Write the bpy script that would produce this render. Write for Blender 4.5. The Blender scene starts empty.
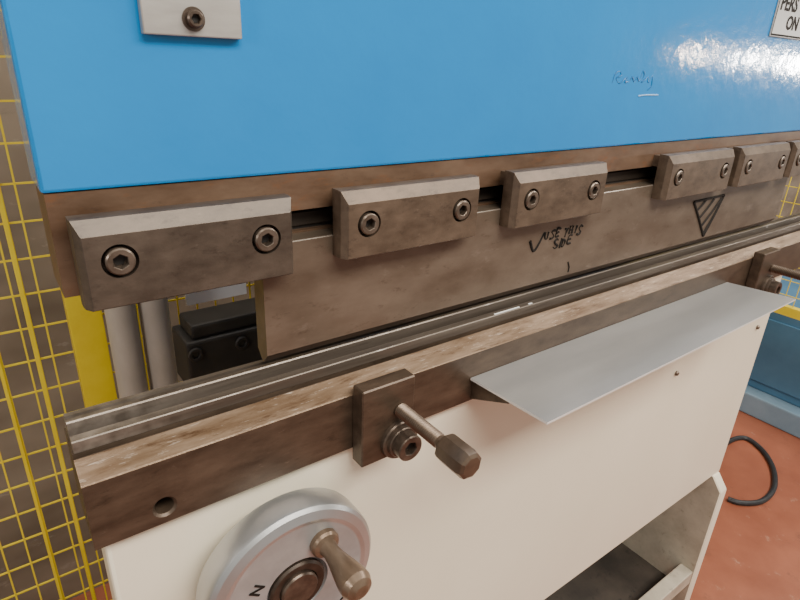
import bpy, bmesh, math, random
from mathutils import Vector, Matrix
random.seed(4)
S = bpy.context.scene
COL = S.collection
PI = math.pi

# ------------------------------------------------------------------ camera
F = 570.0
xw = Vector((828, -205, 570)).normalized()            # machine length in camera axes (right, down, forward)
zw = -Vector((-79, 1375, 570)).normalized()
zw = (zw - zw.dot(xw) * xw).normalized()
yw = zw.cross(xw)
CAM = Vector((0, -0.6, 2.0))

def P(px, py, x=None, y=None, z=None):
    """measure: point of the world plane x/y/z = const seen at a photo pixel"""
    c = Vector(((px - 400) / F, (py - 300) / F, 1))
    d = Vector((c.dot(xw), c.dot(yw), c.dot(zw)))
    if y is not None: t = (y - CAM.y) / d.y
    elif x is not None: t = (x - CAM.x) / d.x
    else: t = (z - CAM.z) / d.z
    return CAM + d * t

cam = bpy.data.cameras.new('camera')
cam.sensor_fit = 'HORIZONTAL'; cam.sensor_width = 36; cam.lens = F * 36 / 800
cam.clip_start = 0.02
co = bpy.data.objects.new('camera', cam); COL.objects.link(co)
right = Vector((xw[0], yw[0], zw[0])); up = -Vector((xw[1], yw[1], zw[1])); back = -Vector((xw[2], yw[2], zw[2]))
m = Matrix((right, up, back)).transposed().to_4x4(); m.translation = CAM
co.matrix_world = m
S.camera = co

# ------------------------------------------------------------------ materials
def new_mat(name):
    mt = bpy.data.materials.new(name); mt.use_nodes = True
    nt = mt.node_tree; return mt, nt, nt.nodes['Principled BSDF']

def mat(name, c1, c2=None, scale=(20, 20, 20), rough=(.4, .55), metal=0.0, bump=0.0, bscale=60, c3=None, lo=.3, hi=.7, spec=.5, coat=0, detail=8, speck=.62, bdist=.001, c4=None, speck4=.6, soft=.12, scuff=None):
    mt, nt, b = new_mat(name)
    N, L = nt.nodes, nt.links
    tc = N.new('ShaderNodeTexCoord'); mp = N.new('ShaderNodeMapping')
    mp.inputs['Scale'].default_value = scale
    L.new(tc.outputs['Object'], mp.inputs['Vector'])
    nz = N.new('ShaderNodeTexNoise'); nz.inputs['Scale'].default_value = 1; nz.inputs['Detail'].default_value = detail
    nz.inputs['Roughness'].default_value = .6
    L.new(mp.outputs[0], nz.inputs['Vector'])
    cr = N.new('ShaderNodeValToRGB')
    cr.color_ramp.elements[0].position = lo; cr.color_ramp.elements[1].position = hi
    cr.color_ramp.elements[0].color = (*c1, 1); cr.color_ramp.elements[1].color = (*(c2 or c1), 1)
    L.new(nz.outputs['Fac'], cr.inputs['Fac'])
    outc = cr.outputs['Color']
    for cc, sp, sc, off in ((c3, speck, 3.3, 0), (c4, speck4, 1.7, 7.3)):
        if not cc: continue
        n2 = N.new('ShaderNodeTexNoise'); n2.noise_dimensions = '4D'; n2.inputs['W'].default_value = off
        n2.inputs['Scale'].default_value = sc; n2.inputs['Detail'].default_value = 10
        n2.inputs['Roughness'].default_value = .75
        L.new(mp.outputs[0], n2.inputs['Vector'])
        r2 = N.new('ShaderNodeValToRGB'); r2.color_ramp.elements[0].position = sp; r2.color_ramp.elements[1].position = sp + soft
        L.new(n2.outputs['Fac'], r2.inputs['Fac'])
        mx = N.new('ShaderNodeMix'); mx.data_type = 'RGBA'
        L.new(r2.outputs['Color'], mx.inputs['Factor']); L.new(outc, mx.inputs['A']); mx.inputs['B'].default_value = (*cc, 1)
        outc = mx.outputs['Result']
    if scuff:                                            # worn pale towards one end of a long object
        xa, xb, cc = scuff
        sx = N.new('ShaderNodeSeparateXYZ'); L.new(tc.outputs['Object'], sx.inputs[0])
        m1 = N.new('ShaderNodeMapRange'); m1.inputs['From Min'].default_value = xa; m1.inputs['From Max'].default_value = xb
        m1.inputs['To Min'].default_value = .8; m1.inputs['To Max'].default_value = 0
        L.new(sx.outputs['X'], m1.inputs['Value'])
        m2 = N.new('ShaderNodeMath'); m2.operation = 'MULTIPLY'; L.new(m1.outputs[0], m2.inputs[0])
        n3 = N.new('ShaderNodeTexNoise'); n3.inputs['Scale'].default_value = 40; n3.inputs['Detail'].default_value = 8
        L.new(tc.outputs['Object'], n3.inputs['Vector'])
        r3 = N.new('ShaderNodeValToRGB'); r3.color_ramp.elements[0].position = .35; r3.color_ramp.elements[1].position = .75
        L.new(n3.outputs['Fac'], r3.inputs['Fac']); L.new(r3.outputs['Color'], m2.inputs[1]); m2.use_clamp = True
        mx = N.new('ShaderNodeMix'); mx.data_type = 'RGBA'
        L.new(m2.outputs[0], mx.inputs['Factor']); L.new(outc, mx.inputs['A']); mx.inputs['B'].default_value = (*cc, 1)
        outc = mx.outputs['Result']
    L.new(outc, b.inputs['Base Color'])
    mr = N.new('ShaderNodeMapRange'); mr.inputs['To Min'].default_value = rough[0]; mr.inputs['To Max'].default_value = rough[1]
    L.new(nz.outputs['Fac'], mr.inputs['Value']); L.new(mr.outputs[0], b.inputs['Roughness'])
    b.inputs['Metallic'].default_value = metal
    b.inputs['Specular IOR Level'].default_value = spec
    b.inputs['Coat Weight'].default_value = coat
    b.inputs['Coat Roughness'].default_value = .06
    if bump:
        nb = N.new('ShaderNodeTexNoise'); nb.inputs['Scale'].default_value = bscale; nb.inputs['Detail'].default_value = 3
        L.new(tc.outputs['Object'], nb.inputs['Vector'])
        bp = N.new('ShaderNodeBump'); bp.inputs['Strength'].default_value = bump; bp.inputs['Distance'].default_value = bdist
        L.new(nb.outputs['Fac'], bp.inputs['Height']); L.new(bp.outputs[0], b.inputs['Normal'])
        if coat: L.new(bp.outputs[0], b.inputs['Coat Normal'])
    return mt

M = {}
M['blue'] = mat('blue_gloss_paint', (.0, .175, .475), (.0, .21, .545), (2.5, 2.5, 2.5), (.08, .14), 0, .07, 34, coat=.3, bdist=.008)
M['frame_blue'] = mat('dull_blue_paint', (.01, .1, .28), (.012, .12, .33), (5, 5, 5), (.4, .5))
M['steel_brown'] = mat('oily_brown_steel', (.075, .052, .036), (.16, .112, .078), (18, 30, 30), (.28, .42), .55, .08, 260, c3=(.32, .26, .2), speck=.62)
M['clamp'] = mat('brown_clamp_steel', (.072, .048, .031), (.14, .098, .067), (22, 40, 40), (.36, .5), .36, .12, 380, c3=(.2, .15, .11), speck=.58, c4=(.042, .027, .018), speck4=.54, soft=.2)
M['clamp_dark'] = mat('dark_brown_clamp_steel', (.052, .038, .028), (.108, .082, .062), (22, 40, 40), (.35, .48), .4, .12, 380, c3=(.175, .14, .11), speck=.6, c4=(.03, .021, .015), speck4=.55, soft=.2)
M['holder'] = mat('stained_holder_steel', (.08, .042, .022), (.175, .11, .07), (9, 40, 24), (.38, .55), .35, .1, 200, c3=(.04, .026, .02), speck=.58, c4=(.18, .072, .027), speck4=.54, soft=.18)
M['slot'] = mat('dark_slot_steel', (.02, .015, .011), (.055, .04, .03), (7, 30, 30), (.4, .55), .4)
M['punch'] = mat('ground_punch_steel', (.12, .087, .061), (.2, .155, .116), (9, 26, 20), (.28, .42), .5, .05, 240, c3=(.075, .048, .031), speck=.57, c4=(.25, .2, .16), speck4=.57, soft=.18)
M['rail'] = mat('dark_rail_steel', (.05, .033, .022), (.115, .079, .054), (14, 40, 40), (.34, .48), .45, .12, 240, c3=(.18, .13, .095), speck=.6, c4=(.03, .02, .013), speck4=.57, soft=.18)
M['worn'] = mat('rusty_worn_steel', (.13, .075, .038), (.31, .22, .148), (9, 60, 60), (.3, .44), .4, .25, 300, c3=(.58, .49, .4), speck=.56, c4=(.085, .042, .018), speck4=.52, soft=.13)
M['die'] = mat('die_steel', (.07, .054, .042), (.155, .127, .103), (3, 60, 60), (.28, .42), .5, .06, 260, c3=(.28, .24, .2), speck=.6, c4=(.04, .029, .022), speck4=.57, soft=.18, scuff=(-1.052, -.88, (.36, .31, .26)))
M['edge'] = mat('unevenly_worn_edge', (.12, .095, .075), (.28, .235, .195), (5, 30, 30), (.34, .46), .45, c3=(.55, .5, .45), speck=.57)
M['bolt'] = mat('bolt_steel', (.09, .066, .048), (.175, .135, .105), (60, 60, 60), (.28, .4), .6)
M['dull_bolt'] = mat('dull_bolt_steel', (.065, .046, .034), (.14, .103, .077), (60, 60, 60), (.28, .42), .55)
M['hub'] = mat('dark_hub_steel', (.03, .021, .015), (.075, .054, .04), (60, 60, 60), (.3, .45), .5)
M['black_bolt'] = mat('blackened_steel', (.013, .011, .0095), (.032, .027, .023), (30, 30, 30), (.55, .7), .2)
M['dark'] = mat('dark_recess_shade', (.008, .007, .006), (.022, .018, .015), (20, 20, 20), (.5, .7))  # near-black holds the shade of sockets, punch slot and bed opening
M['tray_dark'] = mat('grimy_shaded_tray', (.025, .02, .016), (.065, .05, .038), (7, 7, 7), (.55, .75), c3=(.015, .012, .01), speck=.55)  # tray tone mixes dirt with the shadow under the panel
M['sheet'] = mat('bare_sheet_metal', (.4, .4, .393), (.48, .477, .467), (3, 14, 10), (.26, .36), .65, .01, 60)
M['sheet_edge'] = mat('cut_sheet_edge', (.75, .74, .72), (.84, .83, .81), (10, 10, 10), (.3, .4), .3)
M['plate'] = mat('brushed_plate', (.36, .34, .31), (.45, .43, .395), (14, 14, 60), (.35, .5), .5)
M['sign'] = mat('dull_silver_sign', (.4, .4, .39), (.5, .5, .485), (10, 10, 10), (.35, .5), .3)
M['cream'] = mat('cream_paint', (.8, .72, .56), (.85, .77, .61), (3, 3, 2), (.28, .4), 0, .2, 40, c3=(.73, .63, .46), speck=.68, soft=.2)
M['cream_dirty_shaded'] = mat('grimy_shaded_cream_paint', (.36, .31, .24), (.58, .51, .4), (9, 9, 9), (.45, .6), 0, c3=(.18, .14, .1), speck=.56, soft=.2)  # leg sides and cross rail: dirt plus the opening's shade in the colour
M['alu'] = mat('satin_aluminium_rim', (.42, .425, .42), (.54, .545, .54), (8, 8, 8), (.27, .36), .8)
M['alu_dull'] = mat('worn_aluminium_face', (.33, .335, .332), (.46, .465, .46), (18, 18, 18), (.36, .48), .5, c3=(.26, .25, .235), speck=.62, soft=.2)
M['handle'] = mat('worn_handle_steel', (.12, .08, .05), (.24, .17, .118), (40, 12, 40), (.25, .4), .55)
M['yellow'] = mat('yellow_paint', (.74, .56, .02), (.83, .66, .03), (12, 12, 12), (.4, .55))
M['pipe'] = mat('pale_grey_pipe', (.38, .34, .285), (.52, .475, .41), (12, 12, 5), (.45, .6))
M['white'] = mat('white_plastic', (.8, .8, .78), (.85, .85, .83), (10, 10, 10), (.4, .5))
M['ink'] = mat('black_ink', (.008, .007, .006), (.022, .017, .014), (80, 80, 80), (.6, .7), spec=.15)
M['blue_ink'] = mat('faint_dark_scribble', (.0, .1, .29), (.005, .17, .44), (110, 110, 110), (.3, .4))
M['pale_ink'] = mat('pale_scratch', (.1, .3, .58), (.3, .5, .74), (70, 70, 70), (.4, .5))
M['rubber'] = mat('black_rubber', (.016, .016, .018), (.035, .035, .037), (30, 30, 30), (.4, .55))
M['floor'] = mat('red_oxide_floor', (.26, .078, .04), (.37, .122, .064), (4, 4, 4), (.35, .55), 0, .05, 20, c3=(.45, .25, .17), speck=.6, bdist=.01, c4=(.18, .062, .036), speck4=.58)
M['teal'] = mat('slate_blue_paint', (.06, .17, .29), (.085, .22, .36), (5, 5, 5), (.35, .5))
M['teal_pale'] = mat('pale_slate_paint', (.19, .3, .4), (.26, .38, .48), (6, 6, 6), (.4, .55))
M['wall'] = mat('grey_brown_stained_wall', (.13, .1, .068), (.3, .245, .185), (1.5, 1, 3.4), (.7, .85), 0, c3=(.45, .41, .35), speck=.58, c4=(.08, .06, .043), speck4=.6, soft=.2, detail=3)

# ------------------------------------------------------------------ mesh helpers
def add_box(bm, x0, x1, y0, y1, z0, z1, bev=0, seg=2):
    ps = [(x0, y0, z0), (x1, y0, z0), (x1, y1, z0), (x0, y1, z0), (x0, y0, z1), (x1, y0, z1), (x1, y1, z1), (x0, y1, z1)]
    v = [bm.verts.new(p) for p in ps]
    fs = [bm.faces.new([v[i] for i in f]) for f in ((3, 2, 1, 0), (4, 5, 6, 7), (0, 1, 5, 4), (1, 2, 6, 5), (2, 3, 7, 6), (3, 0, 4, 7))]
    if bev:
        es = list({e for f in fs for e in f.edges})
        bmesh.ops.bevel(bm, geom=es, offset=bev, segments=seg, affect='EDGES', profile=.5, clamp_overlap=True)

def add_prism(bm, prof, x0, x1, bev=0, seg=1):
    """profile of (y, z) points drawn along x"""
    a = [bm.verts.new((x0, y, z)) for y, z in prof]; b = [bm.verts.new((x1, y, z)) for y, z in prof]
    n = len(prof); fs = [bm.faces.new(a), bm.faces.new(b[::-1])]
    for i in range(n):
        j = (i + 1) % n
        fs.append(bm.faces.new((a[j], a[i], b[i], b[j])))
    bmesh.ops.recalc_face_normals(bm, faces=fs)
    if bev:
        es = list({e for f in fs for e in f.edges})
        bmesh.ops.bevel(bm, geom=es, offset=bev, segments=seg, affect='EDGES', profile=.5, clamp_overlap=True)

def add_lathe(bm, prof, o, axis='-y', seg=48, turn=0):
    """profile of (radius, height) points turned about an axis through o"""
    o = Vector(o)
    if axis == '-y': A, U, V = Vector((0, -1, 0)), Vector((1, 0, 0)), Vector((0, 0, 1))
    elif axis == 'z': A, U, V = Vector((0, 0, 1)), Vector((1, 0, 0)), Vector((0, 1, 0))
    else: A, U, V = Vector((1, 0, 0)), Vector((0, 1, 0)), Vector((0, 0, 1))
    rings = []; fs = []
    for r, h in prof:
        if r < 1e-6: rings.append([bm.verts.new(o + A * h)])
        else: rings.append([bm.verts.new(o + A * h + (U * math.cos(turn + 2 * PI * k / seg) + V * math.sin(turn + 2 * PI * k / seg)) * r) for k in range(seg)])
    for a, b in zip(rings, rings[1:]):
        for k in range(seg):
            j = (k + 1) % seg
            vs = [a[k % len(a)], a[j % len(a)], b[j % len(b)], b[k % len(b)]]
            u = []
            for q in vs:
                if q not in u: u.append(q)
            if len(u) >= 3: fs.append(bm.faces.new(u))
    for rg in (rings[0], rings[-1]):
        if len(rg) > 2: fs.append(bm.faces.new(rg))
    bmesh.ops.recalc_face_normals(bm, faces=fs)

def add_capscrew(bm, o, r, h, hx, dep, rot=0, seg=36):
    """socket cap screw whose head grows from o towards -y, with a real hexagon socket"""
    o = Vector(o); fs = []
    def ring(rf, hh): return [bm.verts.new(o + Vector((math.cos(t) * rf(t), -hh, math.sin(t) * rf(t)))) for t in [2 * PI * k / seg for k in range(seg)]]
    def hexr(t):
        a = ((t + rot) % (PI / 3)) - PI / 6
        return hx * math.cos(PI / 6) / math.cos(a)
    rs = [ring(lambda t: r, 0), ring(lambda t: r, h - .0016), ring(lambda t: r - .0016, h), ring(lambda t: hexr(t) * 1.1, h), ring(hexr, h - .0008), ring(hexr, h - dep)]
    for a, b in zip(rs, rs[1:]):
        for k in range(seg):
            j = (k + 1) % seg; fs.append(bm.faces.new((a[k], a[j], b[j], b[k])))
    fs.append(bm.faces.new(rs[0])); fs.append(bm.faces.new(rs[-1]))
    bmesh.ops.recalc_face_normals(bm, faces=fs)

def add_tube(bm, pts, r, seg=8):
    pts = [Vector(p) for p in pts]; rings = []; fs = []
    n = len(pts); ref = None
    for i, p in enumerate(pts):
        a = pts[max(i - 1, 0)]; b = pts[min(i + 1, n - 1)]
        t = (b - a).normalized()
        if ref is None:
            ref = Vector((0, 0, 1)) if abs(t.z) < .9 else Vector((1, 0, 0))
        u = (ref - ref.dot(t) * t).normalized(); ref = u; v = t.cross(u)
        rr = r(i / max(n - 1, 1)) if callable(r) else r
        rings.append([bm.verts.new(p + (u * math.cos(2 * PI * k / seg) + v * math.sin(2 * PI * k / seg)) * rr) for k in range(seg)])
    for a, b in zip(rings, rings[1:]):
        for k in range(seg):
            j = (k + 1) % seg; fs.append(bm.faces.new((a[k], a[j], b[j], b[k])))
    fs.append(bm.faces.new(rings[0])); fs.append(bm.faces.new(rings[-1]))
    bmesh.ops.recalc_face_normals(bm, faces=fs)

def spline(pts, n=10):
    pts = [Vector(p) for p in pts]; out = []
    for i in range(len(pts) - 1):
        p0 = pts[max(i - 1, 0)]; p1 = pts[i]; p2 = pts[i + 1]; p3 = pts[min(i + 2, len(pts) - 1)]
        for k in range(n):
            t = k / n
            out.append(.5 * ((2 * p1) + (p2 - p0) * t + (2 * p0 - 5 * p1 + 4 * p2 - p3) * t * t + (3 * p1 - p0 - 3 * p2 + p3) * t ** 3))
    return out + [pts[-1]]

def root_loc(parent):
    while parent.parent: parent = parent.parent
    return Vector(parent.location)

def obj(name, bm, material, parent=None, ang=22):
    """link ONE mesh object, vertices given in world measures"""
    bm.normal_update()
    if parent is not None: o0 = root_loc(parent)
    else:
        xs = [v.co for v in bm.verts]
        o0 = Vector(((min(v.x for v in xs) + max(v.x for v in xs)) / 2, (min(v.y for v in xs) + max(v.y for v in xs)) / 2, min(v.z for v in xs)))
    for v in bm.verts: v.co -= o0
    for f in bm.faces: f.smooth = True
    for e in bm.edges:
        if len(e.link_faces) != 2 or e.calc_face_angle(0) > math.radians(ang): e.smooth = False
    me = bpy.data.meshes.new(name); bm.to_mesh(me); bm.free()
    for mm in (material if isinstance(material, list) else [material]): me.materials.append(mm)
    ob = bpy.data.objects.new(name, me); COL.objects.link(ob)
    if parent is not None: ob.parent = parent
    else: ob.location = o0
    return ob

def tag(o, label=None, cat=None, group=None, kind=None):
    if label: o['label'] = label
    if cat: o['category'] = cat
    if group: o['group'] = group
    if kind: o['kind'] = kind
    return o

def thing(name, label, cat, loc, group=None):
    o = bpy.data.objects.new(name, None); o.empty_display_size = .05
    COL.objects.link(o); o.location = loc
    return tag(o, label, cat, group)

def B(): return bmesh.new()

def boolean_cut(ob, cutter_bm):
    """cutter given in world measures; ob is a part of a top-level thing"""
    bpy.context.view_layer.update()
    me = bpy.data.meshes.new('cut'); cutter_bm.to_mesh(me); cutter_bm.free()
    c = bpy.data.objects.new('cut', me); COL.objects.link(c)
    md = ob.modifiers.new('cut', 'BOOLEAN'); md.operation = 'DIFFERENCE'; md.object = c; md.solver = 'EXACT'
    bpy.context.view_layer.update()
    dg = bpy.context.evaluated_depsgraph_get()
    nm = bpy.data.meshes.new_from_object(ob.evaluated_get(dg))
    ob.modifiers.clear()
    nm.name = ob.data.name; ob.data = nm
    bpy.data.objects.remove(c)
    b = bmesh.new(); b.from_mesh(nm); b.normal_update()
    for f in b.faces: f.smooth = True
    for e in b.edges: e.smooth = not (len(e.link_faces) != 2 or e.calc_face_angle(0) > math.radians(18))
    b.to_mesh(nm); b.free()

def text(name, s, size, loc, material, parent, roll=0, bold=0, ext=.0004):
    cu = bpy.data.curves.new('t', 'FONT'); cu.body = s; cu.size = size; cu.extrude = ext; cu.offset = bold; cu.resolution_u = 3
    t = bpy.data.objects.new('t', cu); COL.objects.link(t)
    bpy.context.view_layer.update()
    me = bpy.data.meshes.new_from_object(t.evaluated_get(bpy.context.evaluated_depsgraph_get()))
    bpy.data.objects.remove(t)
    b = bmesh.new(); b.from_mesh(me); bpy.data.meshes.remove(me)
    b.transform(Matrix.Translation(loc) @ Matrix.Rotation(roll, 4, 'Y') @ Matrix.Rotation(PI / 2, 4, 'X'))
    return obj(name, b, material, parent)

def screw(parent, o, r, h, hx, dep, rot, material):
    """bolt with its dark socket as a sub-part"""
    b = B(); add_capscrew(b, o, r, h, hx, dep, rot); bo = obj('bolt', b, material, parent)
    b = B(); add_lathe(b, [(hx * .8, h - dep - .001), (hx * .8, h - dep + .0012)], o, seg=6); obj('socket', b, M['dark'], bo)
    return bo

# hand lettering: strokes in a unit cell
GLYPH = {
 'U': [[(0, 1), (.02, .35), (.25, 0), (.55, .1), (.6, .95)]],
 'S': [[(.6, .85), (.35, 1), (.08, .8), (.3, .52), (.6, .3), (.35, 0), (0, .12)]],
 'E': [[(.55, .95), (.05, 1), (.0, .5), (.05, .02), (.6, .05)], [(.02, .5), (.45, .52)]],
 'T': [[(0, .97), (.65, 1)], [(.33, .98), (.3, 0)]],
 'H': [[(.05, 1), (0, 0)], [(.6, 1), (.55, 0)], [(.02, .5), (.57, .52)]],
 'I': [[(.2, 1), (.18, 0)]],
 'D': [[(.05, 1), (.03, 0)], [(0, .98), (.45, .9), (.6, .5), (.4, .08), (0, 0)]],
}
def hand(bm, s, px, py, yp, h, rise=0, r=.0019, step=.82):
    """handwritten capitals on the plane y = yp, starting under a photo measurement"""
    o = P(px, py, y=yp); x = 0
    for ch in s:
        if ch != ' ':
            jz = random.uniform(-.15, .15); k = random.uniform(.8, 1.15); sl = random.uniform(-.05, .25)
            for st in GLYPH[ch]:
                pts = [Vector((o.x + (x + a * k + sl * c + random.uniform(-.05, .05)) * h, yp, o.z + (c * k + jz + random.uniform(-.07, .07)) * h + rise * x * h)) for a, c in st]
                add_tube(bm, spline(pts, 4), lambda t: r * (.55 + .75 * math.sin(3 * t + k * 9) ** 2), 6)
        x += (.5 if ch in 'I ' else step)

# ------------------------------------------------------------------ setting
b = B(); add_box(b, -4, 9, -6, 1.6, -.1, 0); tag(obj('floor', b, M['floor']), kind='structure')
b = B(); add_box(b, -4, 9, 1.4, 1.6, 0, 4.5); tag(obj('wall_back', b, M['wall']), kind='structure')

# ------------------------------------------------------------------ lower bed of the press brake
bed = thing('machine_bed', 'long cream painted press bed carrying the dark steel rail along its top', 'machine bed', (.98, .3, 0))
XL, XR = .035, 1.93
b = B(); add_box(b, XL, XR, .015, .09, .69, 1.4545, .006); panel = obj('front_panel', b, M['cream'], bed)
for px, py in ((676, 373), (757, 327)):
    p = P(px, py, y=.015)
    b = B(); add_lathe(b, [(.007, 0), (.007, .004), (.005, .007), (0, .008)], (p.x, .0155, p.z), seg=20); obj('screw', b, M['bolt'], bed)
for x0 in (XL, XR - .045):
    b = B(); add_prism(b, [(-.025, 0), (-.025, .64), (.015, .6895), (.60, .6895), (.60, 0)], x0, x0 + .045, .004)
    b.normal_update()
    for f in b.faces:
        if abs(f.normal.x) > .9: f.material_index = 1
    obj('leg', b, [M['cream'], M['cream_dirty_shaded']], bed)
b = B(); add_box(b, XL + .045, XR - .045, -.02, .03, .2, .262, .004); obj('cross_rail', b, M['cream_dirty_shaded'], bed)
b = B(); add_box(b, XL + .045, XR - .045, .56, .60, 0, .69); obj('rear_panel', b, M['dark'], bed)
b = B(); add_box(b, XL + .045, XR - .045, .0305, .56, .1, .16); obj('base_plate', b, M['tray_dark'], bed)
for x0 in (.70, 1.5):
    b = B(); add_prism(b, [(.09, .69), (.09, 1.45), (.32, 1.45), (.32, 1.8), (.14, 1.8), (.14, 2.6), (.6, 2.6), (.6, .69)], x0, x0 + .04)
    obj('side_frame', b, M['frame_blue'], bed)
# rail with its bright sloping top
b = B()
add_prism(b, [(0, 1.455), (0, 1.5475), (.0012, 1.5492), (.0320, 1.5640), (.0335, 1.5640), (.0335, 1.558), (.0385, 1.558), (.0385, 1.567), (.1, 1.567), (.1, 1.455)], .024, 2.15)
b.normal_update()
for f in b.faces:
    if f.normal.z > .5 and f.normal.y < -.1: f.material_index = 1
rail = obj('rail', b, [M['rail'], M['worn']], bed, ang=15)
h = P(165, 507, y=0)
c = B(); add_lathe(c, [(.0118, -.03), (.0118, -.003), (.0148, 0), (.0178, .003)], (h.x, 0, h.z), seg=36)
boolean_cut(rail, c)

# ------------------------------------------------------------------ die lying on the rail
dt = thing('bending_die', 'long grey-brown grooved bending die lying on the bed rail under the punch', 'die', (1.078, .062, 1.5675))
b = B()
add_prism(b, [(.0388, 1.5675), (.0388, 1.5820), (.0398, 1.5835), (.0520, 1.5835), (.0530, 1.5820), (.0545, 1.5700), (.0612, 1.5700), (.0628, 1.5940), (.0642, 1.5958),
              (.0715, 1.5958), (.0728, 1.5890), (.0762, 1.5890), (.0775, 1.5958), (.0848, 1.5958), (.0860, 1.5945), (.0860, 1.5675)], .026, 2.13)
b.normal_update()
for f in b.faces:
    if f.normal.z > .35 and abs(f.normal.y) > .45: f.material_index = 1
obj('body', b, [M['die'], M['edge']], dt, ang=15)
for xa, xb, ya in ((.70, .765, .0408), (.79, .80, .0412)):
    b = B(); add_box(b, xa, xb, ya, ya + .0035, 1.58345, 1.5839); tag(obj('white_mark', b, M['white'], dt), 'short white mark')  # thin white strips lying on the front step

# ------------------------------------------------------------------ upper beam
beam = thing('press_beam', 'large glossy bright blue upper press beam above the row of clamps', 'press beam', (1.1, .1, 1.7475))
b = B(); add_box(b, .047, 2.2, .06, .14, 1.8605, 2.75, .004); obj('front_plate', b, M['blue'], beam)
b = B()
add_prism(b, [(.063, 1.812), (.063, 1.86), (.14, 1.86), (.14, 1.7475), (.0765, 1.7475), (.0765, 1.78), (.097, 1.78), (.097, 1.812)], .068, 2.2)
add_box(b, .05, .068, .063, .14, 1.7475, 1.86)
tag(obj('tool_holder', b, M['holder'], beam), 'rust-stained brown steel tool holder')
# faint cursive scribble on the blue paint, with a pale scratch under it
pts = [(612, 83), (615, 74), (619, 71), (621, 75), (616, 78), (619, 83), (624, 79), (627, 77), (625, 82), (629, 81), (632, 77), (634, 82), (637, 77), (639, 81), (643, 71), (644, 75), (641, 82), (645, 79), (648, 77), (648, 82), (652, 76), (651, 86), (647, 90)]
b = B(); add_tube(b, spline([P(x, y, y=.0604) for x, y in pts], 6), lambda t: .0011 + .0011 * math.sin(31 * t) ** 2, 6)
tag(obj('handwriting', b, M['blue_ink'], beam), 'faint dark scribble on the blue paint')
b = B(); add_tube(b, spline([P(x, y, y=.0599) for x, y in [(638, 96), (646, 95), (658, 95)]], 4), .0014, 6)
tag(obj('scratch', b, M['pale_ink'], beam), 'short pale scratch')

# ------------------------------------------------------------------ plate bolted to the beam
p0 = P(143, 34, y=.052); p1 = P(242, 39, y=.052)
cp = thing('cover_plate', 'small bare grey steel plate screwed to the blue beam at top left', 'steel plate', ((p0.x + p1.x) / 2, .056, p0.z))
b = B(); add_box(b, p0.x, p1.x, .050, .0598, p0.z, p0.z + .13, .0015); obj('plate', b, M['plate'], cp)
q = P(194, 19, y=.048)
b = B(); add_lathe(b, [(.0115, 0), (.0115, .0015)], (q.x, .0498, q.z), seg=32); obj('washer', b, M['dull_bolt'], cp)
screw(cp, (q.x, .0482, q.z), .0085, .008, .0048, .006, 0, M['dull_bolt'])

# ------------------------------------------------------------------ sign at top right
s0 = P(770, 36, y=.056)
sg = thing('warning_sign', 'silver rectangular sign with black lettering on the blue beam at top right', 'sign', (s0.x + .13, .058, s0.z))
b = B(); add_box(b, s0.x, s0.x + .27, .0565, .0597, s0.z, s0.z + .13, .001); obj('plate', b, M['sign'], sg)
b = B()
xa, xb, za, zb = s0.x + .002, s0.x + .268, s0.z + .002, s0.z + .128
o_ = [(xa, za), (xb, za), (xb, zb), (xa, zb)]; i_ = [(xa + .004, za + .004), (xb - .004, za + .004), (xb - .004, zb - .004), (xa + .004, zb - .004)]
vo = [b.verts.new((x, .0563, z)) for x, z in o_]; vi = [b.verts.new((x, .0563, z)) for x, z in i_]
for k in range(4): b.faces.new((vo[k], vo[(k + 1) % 4], vi[(k + 1) % 4], vi[k]))
obj('border', b, M['ink'], sg)
q = P(780, 9, y=.056); text('lettering', 'PERS', .042, (q.x, .0561, q.z), M['ink'], sg, bold=.0009)
q = P(785, 29, y=.056); text('lettering', 'ON', .04, (q.x, .0561, q.z), M['ink'], sg, bold=.0009)

# ------------------------------------------------------------------ punch
pu = thing('punch', 'long brown straight punch blade held under the clamps, with ink marks', 'punch', (1.05, .06, 1.608))
b = B()
add_prism(b, [(.045, 1.622), (.045, 1.7762), (.0462, 1.7775), (.076, 1.7775), (.076, 1.622), (.063, 1.608), (.057, 1.608)], .268, 1.825)
b.normal_update()
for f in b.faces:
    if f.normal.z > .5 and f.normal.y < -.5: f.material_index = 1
    if f.normal.z < -.3 and f.normal.y < -.3: f.material_index = 2
obj('blade', b, [M['punch'], M['edge'], M['rail']], pu, ang=10)
b = B(); add_prism(b, [(.082, 1.7850), (.082, 1.8040), (.0960, 1.8040), (.0960, 1.7850)], .30, 1.80, .001); obj('tang', b, M['slot'], pu)
b = B(); add_box(b, .31, 1.79, .0860, .0950, 1.7776, 1.7849); obj('neck', b, M['dark'], pu)
YP = .0448
b = B(); hand(b, 'USE THIS', 544, 239, YP, .0185, rise=-.02); obj('lettering', b, M['ink'], pu)
b = B(); hand(b, 'SIDE', 553, 248, YP, .0175, rise=-.02, step=.85); obj('lettering', b, M['ink'], pu)
b = B(); add_tube(b, spline([P(x, y, y=YP) for x, y in [(530, 241), (533, 251), (538, 245), (544, 233)]], 4), lambda t: .003 - .0014 * t, 6)
obj('arrow_mark', b, M['ink'], pu)
b = B(); add_tube(b, [P(568, 262, y=YP), P(569, 267, y=YP), P(568, 272, y=YP)], .0016, 6); obj('tick_mark', b, M['ink'], pu)
b = B()
T = [(694, 202), (724, 195), (703, 236)]
def Lp(a, c, r): add_tube(b, [P(*a, y=YP - .0006), P((a[0] + c[0]) / 2 + .4, (a[1] + c[1]) / 2, y=YP - .0006), P(*c, y=YP - .0006)], r, 6)
for a, c in ((0, 1), (1, 2), (2, 0)): Lp(T[a], T[c], .003)
for a, c in (((696.5, 211), (706, 200)), ((698.5, 219), (714, 199)), ((700.5, 227), (721.5, 198)), ((703, 233), (719, 206))): Lp(a, c, .0027)
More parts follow.
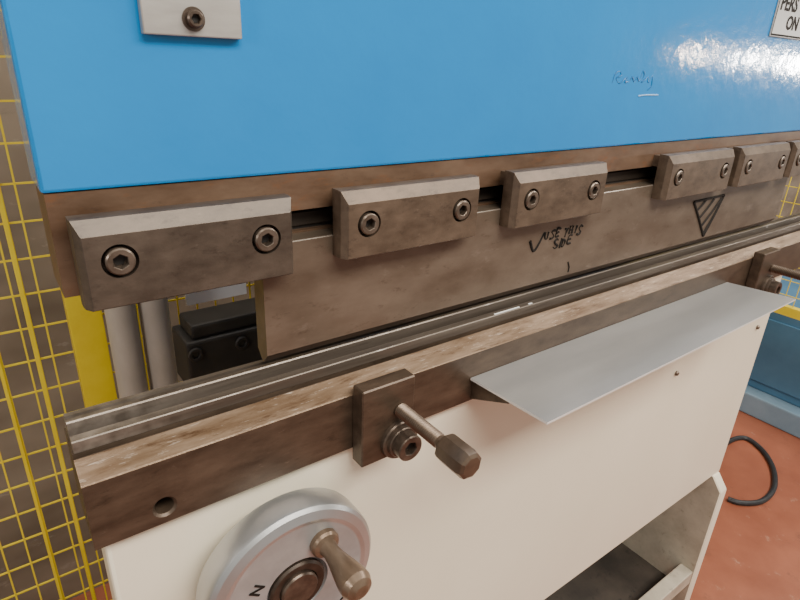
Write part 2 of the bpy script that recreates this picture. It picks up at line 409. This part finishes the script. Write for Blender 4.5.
obj('triangle_mark', b, M['ink'], pu)

# ------------------------------------------------------------------ clamps
def make_clamp(x0, x1, zb, label, mm):
    zt = 1.8405
    t = thing('tool_clamp', label, 'clamp', ((x0 + x1) / 2, .03, zb), 'tool clamps in a row along the beam')
    b = B(); ch = .006
    F0, BK = .015, .0446
    def ring(y, dx, d0, d1): return [b.verts.new(p) for p in ((x0 + dx, y, zb + d0), (x1 - dx, y, zb + d0), (x1 - dx, y, zt - d1), (x0 + dx, y, zt - d1))]
    rg = [ring(BK, 0, 0, 0), ring(.032, 0, 0, 0), ring(.0252, .0008, 0, .0008), ring(F0 + .0012, ch, 0, .0148), ring(F0, ch + .0012, .0012, .0165)]
    fs = [b.faces.new(rg[-1]), b.faces.new(rg[0][::-1])]
    for A, C in zip(rg, rg[1:]):
        for i in range(4):
            j = (i + 1) % 4; fs.append(b.faces.new((A[i], A[j], C[j], C[i])))
    bmesh.ops.recalc_face_normals(b, faces=fs)
    body = obj('body', b, mm, t, ang=5)
    xs = (x0 + .039, x1 - .039); zc = 1.795
    c = B()
    for x in xs: add_lathe(c, [(.0183, -.031), (.0183, 0)], (x, 0, zc), seg=36)
    for v in c.verts: v.co.y = -.01 if v.co.y < .01 else .031      # counterbores 16 mm deep
    boolean_cut(body, c)
    b = B(); add_box(b, x0 + .01, x1 - .01, .0446, .0628, 1.8135, 1.836); obj('heel', b, mm, t)
    for x in xs: screw(t, (x, .0309, zc), .0146, .0190, .0082, .011, random.random(), M['bolt'])
    return t
def cx(px, py): return P(px, py, y=.018).x
CL = [(.063, .302, 1.745, 'darkest and leftmost brown tool clamp, overhanging the free end of the punch', M['clamp_dark']),
      (cx(343, 258), cx(477, 235), 1.7495, 'brown steel tool clamp second from the left, above the plain punch face', M['clamp']),
      (cx(511, 226), cx(602, 208), 1.7495, 'brown steel tool clamp third from left, above the handwritten ink note', M['clamp']),
      (cx(663, 198), cx(726, 190), 1.7495, 'brown tool clamp above the inked triangle, wide gap to its left', M['clamp']),
      (cx(735, 185), cx(782, 178), 1.7495, 'small-looking tool clamp just right of the one above the triangle mark', M['clamp']),
      (cx(787, 176), cx(787, 176) + .25, 1.7495, 'last tool clamp at right, cut off by the photo edge', M['clamp'])]
for a in CL: make_clamp(*a)

# ------------------------------------------------------------------ stops on the rail
def make_stop(dx, label):
    t = thing('rail_stop', label, 'stop', (.422 + dx, -.015, 1.4345), 'adjustable stops bolted to the rail front')
    b = B(); add_box(b, .3755 + dx, .469 + dx, -.028, -.0005, 1.4345, 1.566, .002, 1)
    obj('block', b, M['rail'], t)
    zr, zb, xr = 1.5165, 1.464, .4415 + dx
    b = B(); add_lathe(b, [(.0325, 0), (.0325, .006), (.0305, .008), (.0255, .008), (.0255, .013), (.024, .0145)], (xr, -.0282, zb)); obj('washer', b, M['dull_bolt'], t)
    screw(t, (xr, -.0428, zb), .0215, .018, .0115, .012, .3, M['dull_bolt'])
    b = B()
    prof = [(.0098, 0)]; n = 24
    for k in range(n):
        y = .004 + k * .0038
        prof += [(.0114, y), (.0095, y + .0019)]
    prof += [(.0098, .104)]
    add_lathe(b, prof, (xr, -.0282, zr), seg=24); rod = obj('threaded_rod', b, M['steel_brown'], t)
    b = B()
    add_lathe(b, [(.0165, .104), (.0195, .106), (.0212, .111), (.0212, .150), (.0195, .156), (.0150, .159), (0, .160)], (xr, -.0282, zr), seg=8, turn=.25)
    obj('end_knob', b, M['steel_brown'], rod)
    return t
make_stop(0, 'brown rail stop with projecting rod and knob, left of the sheet metal tray')
make_stop(1.25, 'far rail stop beside the right end of the sheet metal tray')

# ------------------------------------------------------------------ sheet metal tray
ZS = 1.502
tr = thing('sheet_tray', 'flat bare grey sheet metal shelf sticking out from the rail', 'metal sheet', (1.07, -.08, 1.46))
b = B()
ps = [(.612, -.001), (1.51, -.001), (1.545, -.150), (.622, -.161)]
lo = [b.verts.new((x, y, ZS - .0042)) for x, y in ps]; hi = [b.verts.new((x, y, ZS)) for x, y in ps]
fs = [b.faces.new(lo), b.faces.new(hi)]
for i in range(4):
    f = b.faces.new((lo[i], lo[(i + 1) % 4], hi[(i + 1) % 4], hi[i])); f.material_index = 1; fs.append(f)
bmesh.ops.recalc_face_normals(b, faces=fs)
obj('sheet', b, [M['sheet'], M['sheet_edge']], tr)
b = B(); add_prism(b, [(-.0008, ZS - .0044), (-.085, ZS - .0044), (-.085, ZS - .0076), (-.0008, 1.458)], .618, .6205); tag(obj('gusset', b, M['rail'], tr), 'brown turned-down lip under the left end')
for x in (.95, 1.3):
    b = B(); add_prism(b, [(-.0008, ZS - .0044), (-.12, ZS - .0044), (-.12, ZS - .009), (-.006, ZS - .04), (-.0008, ZS - .04)], x, x + .02); obj('bracket', b, M['rail'], tr)

# ------------------------------------------------------------------ handwheel
hx, hz = .252, 1.303
hw = thing('handwheel', 'round silver handwheel with cranked handle on the cream panel', 'handwheel', (hx, .0, hz - .130))
b = B()
add_lathe(b, [(.03, .006), (.124, .006), (.129, .010), (.130, .015), (.130, .046), (.1285, .0505), (.1235, .055), (.1120, .059), (.108, .0585), (.105, .0575), (.060, .0575), (.048, .0575), (.046, .054), (.042, .051), (.03, .051)], (hx, 0, hz), seg=96)
b.normal_update()
for f in b.faces:
    r_ = math.hypot(f.calc_center_median().x - hx, f.calc_center_median().z - hz)
    if r_ < .1062: f.material_index = 1
whl = obj('wheel', b, [M['alu'], M['alu_dull']], hw)
b = B(); add_lathe(b, [(.026, -.0148), (.026, .006)], (hx, 0, hz), seg=32); obj('shaft', b, M['black_bolt'], hw)
b = B(); add_lathe(b, [(.043, .0512), (.043, .0575), (.040, .0605), (.030, .0605), (.029, .059), (.0285, .0575)], (hx, 0, hz), seg=48); hb = obj('hub', b, M['hub'], hw)
b = B(); add_lathe(b, [(.0282, .0575), (.0282, .0635), (.0262, .066), (.0, .066)], (hx, 0, hz), seg=40); obj('spindle_end', b, M['dull_bolt'], hb)
kx, kz = .293, 1.365
b = B(); add_lathe(b, [(.0215, .0576), (.0215, .065), (.019, .069), (.0135, .072), (.0118, .081), (.0135, .095), (.0178, .115), (.0216, .134), (.0220, .146), (.0182, .155), (.010, .160), (0, .1615)], (kx, 0, kz), seg=36)
obj('handle', b, M['handle'], hw)
q = P(258, 597, y=-.0577); text('lettering', 'N', .024, (q.x, -.0579, q.z), M['ink'], hw, roll=-.9, bold=.0005)
q = P(337, 603, y=-.0577); text('lettering', '0', .024, (q.x, -.0579, q.z), M['ink'], hw, roll=.9, bold=.0005)

# ------------------------------------------------------------------ behind the machine
for i, (px, py, yy, lb) in enumerate([(127, 350, .645, 'pale grey vertical pipe beside the yellow fence post'), (159, 345, .65, 'pale grey vertical pipe beside the dark back gauge block')]):
    p = P(px, py, y=yy)
    b = B(); add_lathe(b, [(.0285, 0), (.031, .003), (.031, 2.597), (.0285, 2.6)], (p.x, yy, 0), 'z', 32)
    tag(obj('pipe', b, M['pipe']), lb, 'pipe', 'grey pipes behind the beam')

bg = thing('back_gauge', 'dark iron back gauge block with bolt holes behind the die', 'machine part', (.47, .47, 1.38))
b = B(); add_box(b, .26, .6995, .42, .52, 1.36, 1.475, .006); obj('block', b, M['black_bolt'], bg)
b = B(); add_box(b, .275, .45, .43, .51, 1.4752, 1.505, .006); obj('top_block', b, M['black_bolt'], bg)
for px in (192, 240):
    p = P(px, 325, y=.42)
    screw(bg, (p.x, .4198, 1.45), .014, .006, .008, .005, 0, M['black_bolt'])

def fence(label, o, ux, length, z0, z1, posts, px_=.047, pz_=.078, wire=.0036):
    """upright mesh panel from o along 'x' or 'y'; posts are (position, width, depth)"""
    t = thing('mesh_fence', label, 'fence', (o[0] + (length / 2 if ux == 'x' else 0), o[1] + (length / 2 if ux == 'y' else 0), 0))
    def bx(bm, a0, a1, w0, w1, za, zb, bev=0):
        if ux == 'x': add_box(bm, o[0] + a0, o[0] + a1, o[1] + w0, o[1] + w1, za, zb, bev)
        else: add_box(bm, o[0] + w0, o[0] + w1, o[1] + a0, o[1] + a1, za, zb, bev)
    b = B(); k = 0
    while k * px_ < length:
        bx(b, k * px_ - wire / 2, k * px_ + wire / 2, 0, wire, z0, z1); k += 1
    k = 0
    while z0 + k * pz_ < z1:
        bx(b, 0, length, wire * .8, wire * 1.8, z0 + k * pz_ - wire / 2, z0 + k * pz_ + wire / 2); k += 1
    obj('wire_mesh', b, M['yellow'], t)
    for z in (z0, z1):
        b = B(); bx(b, 0, length, -.015, .025, z - .025, z + .025, .002); obj('rail', b, M['yellow'], t)
    for a, w, d in posts:
        b = B(); bx(b, a - w / 2, a + w / 2, -d, .012, 0, z1 + .05, .002); obj('post', b, M['yellow'], t)
    return t
FY = .76
pa = P(93, 355, y=FY - .03).x; pb = P(24, 300, y=FY).x
fence('yellow wire mesh guard fence behind the left end of the machine', (-1.4, FY), 'x', 2.6, .1, 2.9, [(pa + 1.4, .068, .03), (pb + 1.4, .010, .004), (pb + 1.33, .008, .004), (.1, .06, .03), (2.55, .06, .03)])
fence('yellow wire mesh guard fence at right, beyond the end of the machine', (3.3, -.2), 'y', 1.5, .86, 2.7, [(.05, .05, .03), (1.45, .05, .03)])
n0 = P(186, 305, y=FY - .02); n1 = P(246, 295, y=FY - .02)
b = B(); add_box(b, n0.x, n1.x, FY - .026, FY - .0205, n0.z, n0.z + .12)
tag(obj('notice', b, M['white']), 'white notice card hung on the yellow mesh behind the first clamp', 'notice')

# blue cabinet at right
cb = thing('machine_cabinet', 'slate blue machine cabinet standing on the red floor at right', 'cabinet', (4.1, .5, 0))
b = B(); add_box(b, 3.66, 4.6, -.3, 1.3, 0, .14, .01); tag(obj('plinth', b, M['teal_pale'], cb), 'paler plinth')
b = B(); add_box(b, 3.76, 4.6, -.25, 1.25, .1402, .68, .01); obj('body', b, M['teal'], cb)
b = B(); add_box(b, 3.745, 3.7598, .2, .85, .2, .62, .004); dr = obj('door', b, M['teal'], cb)
b = B(); add_box(b, 3.73, 3.7452, .24, .26, .36, .46, .003); obj('handle', b, M['black_bolt'], dr)

# hose on the floor
pts = [(700, 470), (715, 456), (728, 442), (745, 438), (762, 450), (773, 468), (774, 488), (762, 501), (742, 503), (728, 499)]
b = B(); add_tube(b, spline([P(x, y, z=.012) for x, y in pts], 8), .0135, 10)
tag(obj('hose', b, M['rubber']), 'black rubber hose looped on the red floor beside the bed', 'hose')

# ------------------------------------------------------------------ light
def area(name, loc, target, sx, sy, power, col):
    l = bpy.data.lights.new(name, 'AREA'); l.shape = 'RECTANGLE'; l.size = sx; l.size_y = sy; l.energy = power; l.color = col
    o = bpy.data.objects.new(name, l); COL.objects.link(o); o.location = loc
    o.rotation_euler = (Vector(target) - Vector(loc)).to_track_quat('-Z', 'Y').to_euler()
area('ceiling_strip', (1.0, -2.0, 4.0), (1.0, 0, 1.3), 3.4, .9, 190, (1, .94, .84))
area('ceiling_strip_far', (4.5, -1.2, 4.4), (3.5, 0, 1.0), 2.5, .8, 140, (1, .94, .87))
area('fill_behind', (.2, .95, 4.3), (.2, 1.1, 1.4), 1.6, .5, 45, (1, .94, .87))  # added fill, not a fitting: brightens notice, fence and background
area('fill_left', (-1.3, -.5, 2.3), (.2, .75, 1.6), .3, .3, 10, (1, .95, .9))  # invented fill from the left to lift the notice card and fence
for i, (y, z, sx, sz, e, cl) in enumerate([(-1.75, 2.1, .16, .12, 11, (1, .97, .93)), (-2.2, 2.12, .2, .15, 18, (1, .98, .95)), (-2.75, 2.16, .14, .1, 10, (1, .97, .93)),
                                           (-3.4, 2.2, .12, .1, 6, (1, .85, .65)), (-1.9, 2.5, .2, .06, 5, (1, .85, .65))]):
    area('window', (7.6, y, z), (1.2, .1, 1.9), sx, sz, e, cl)
w = bpy.data.worlds.new('world'); S.world = w; w.use_nodes = True
w.node_tree.nodes['Background'].inputs['Color'].default_value = (.97, .945, .9, 1)
w.node_tree.nodes['Background'].inputs['Strength'].default_value = .45
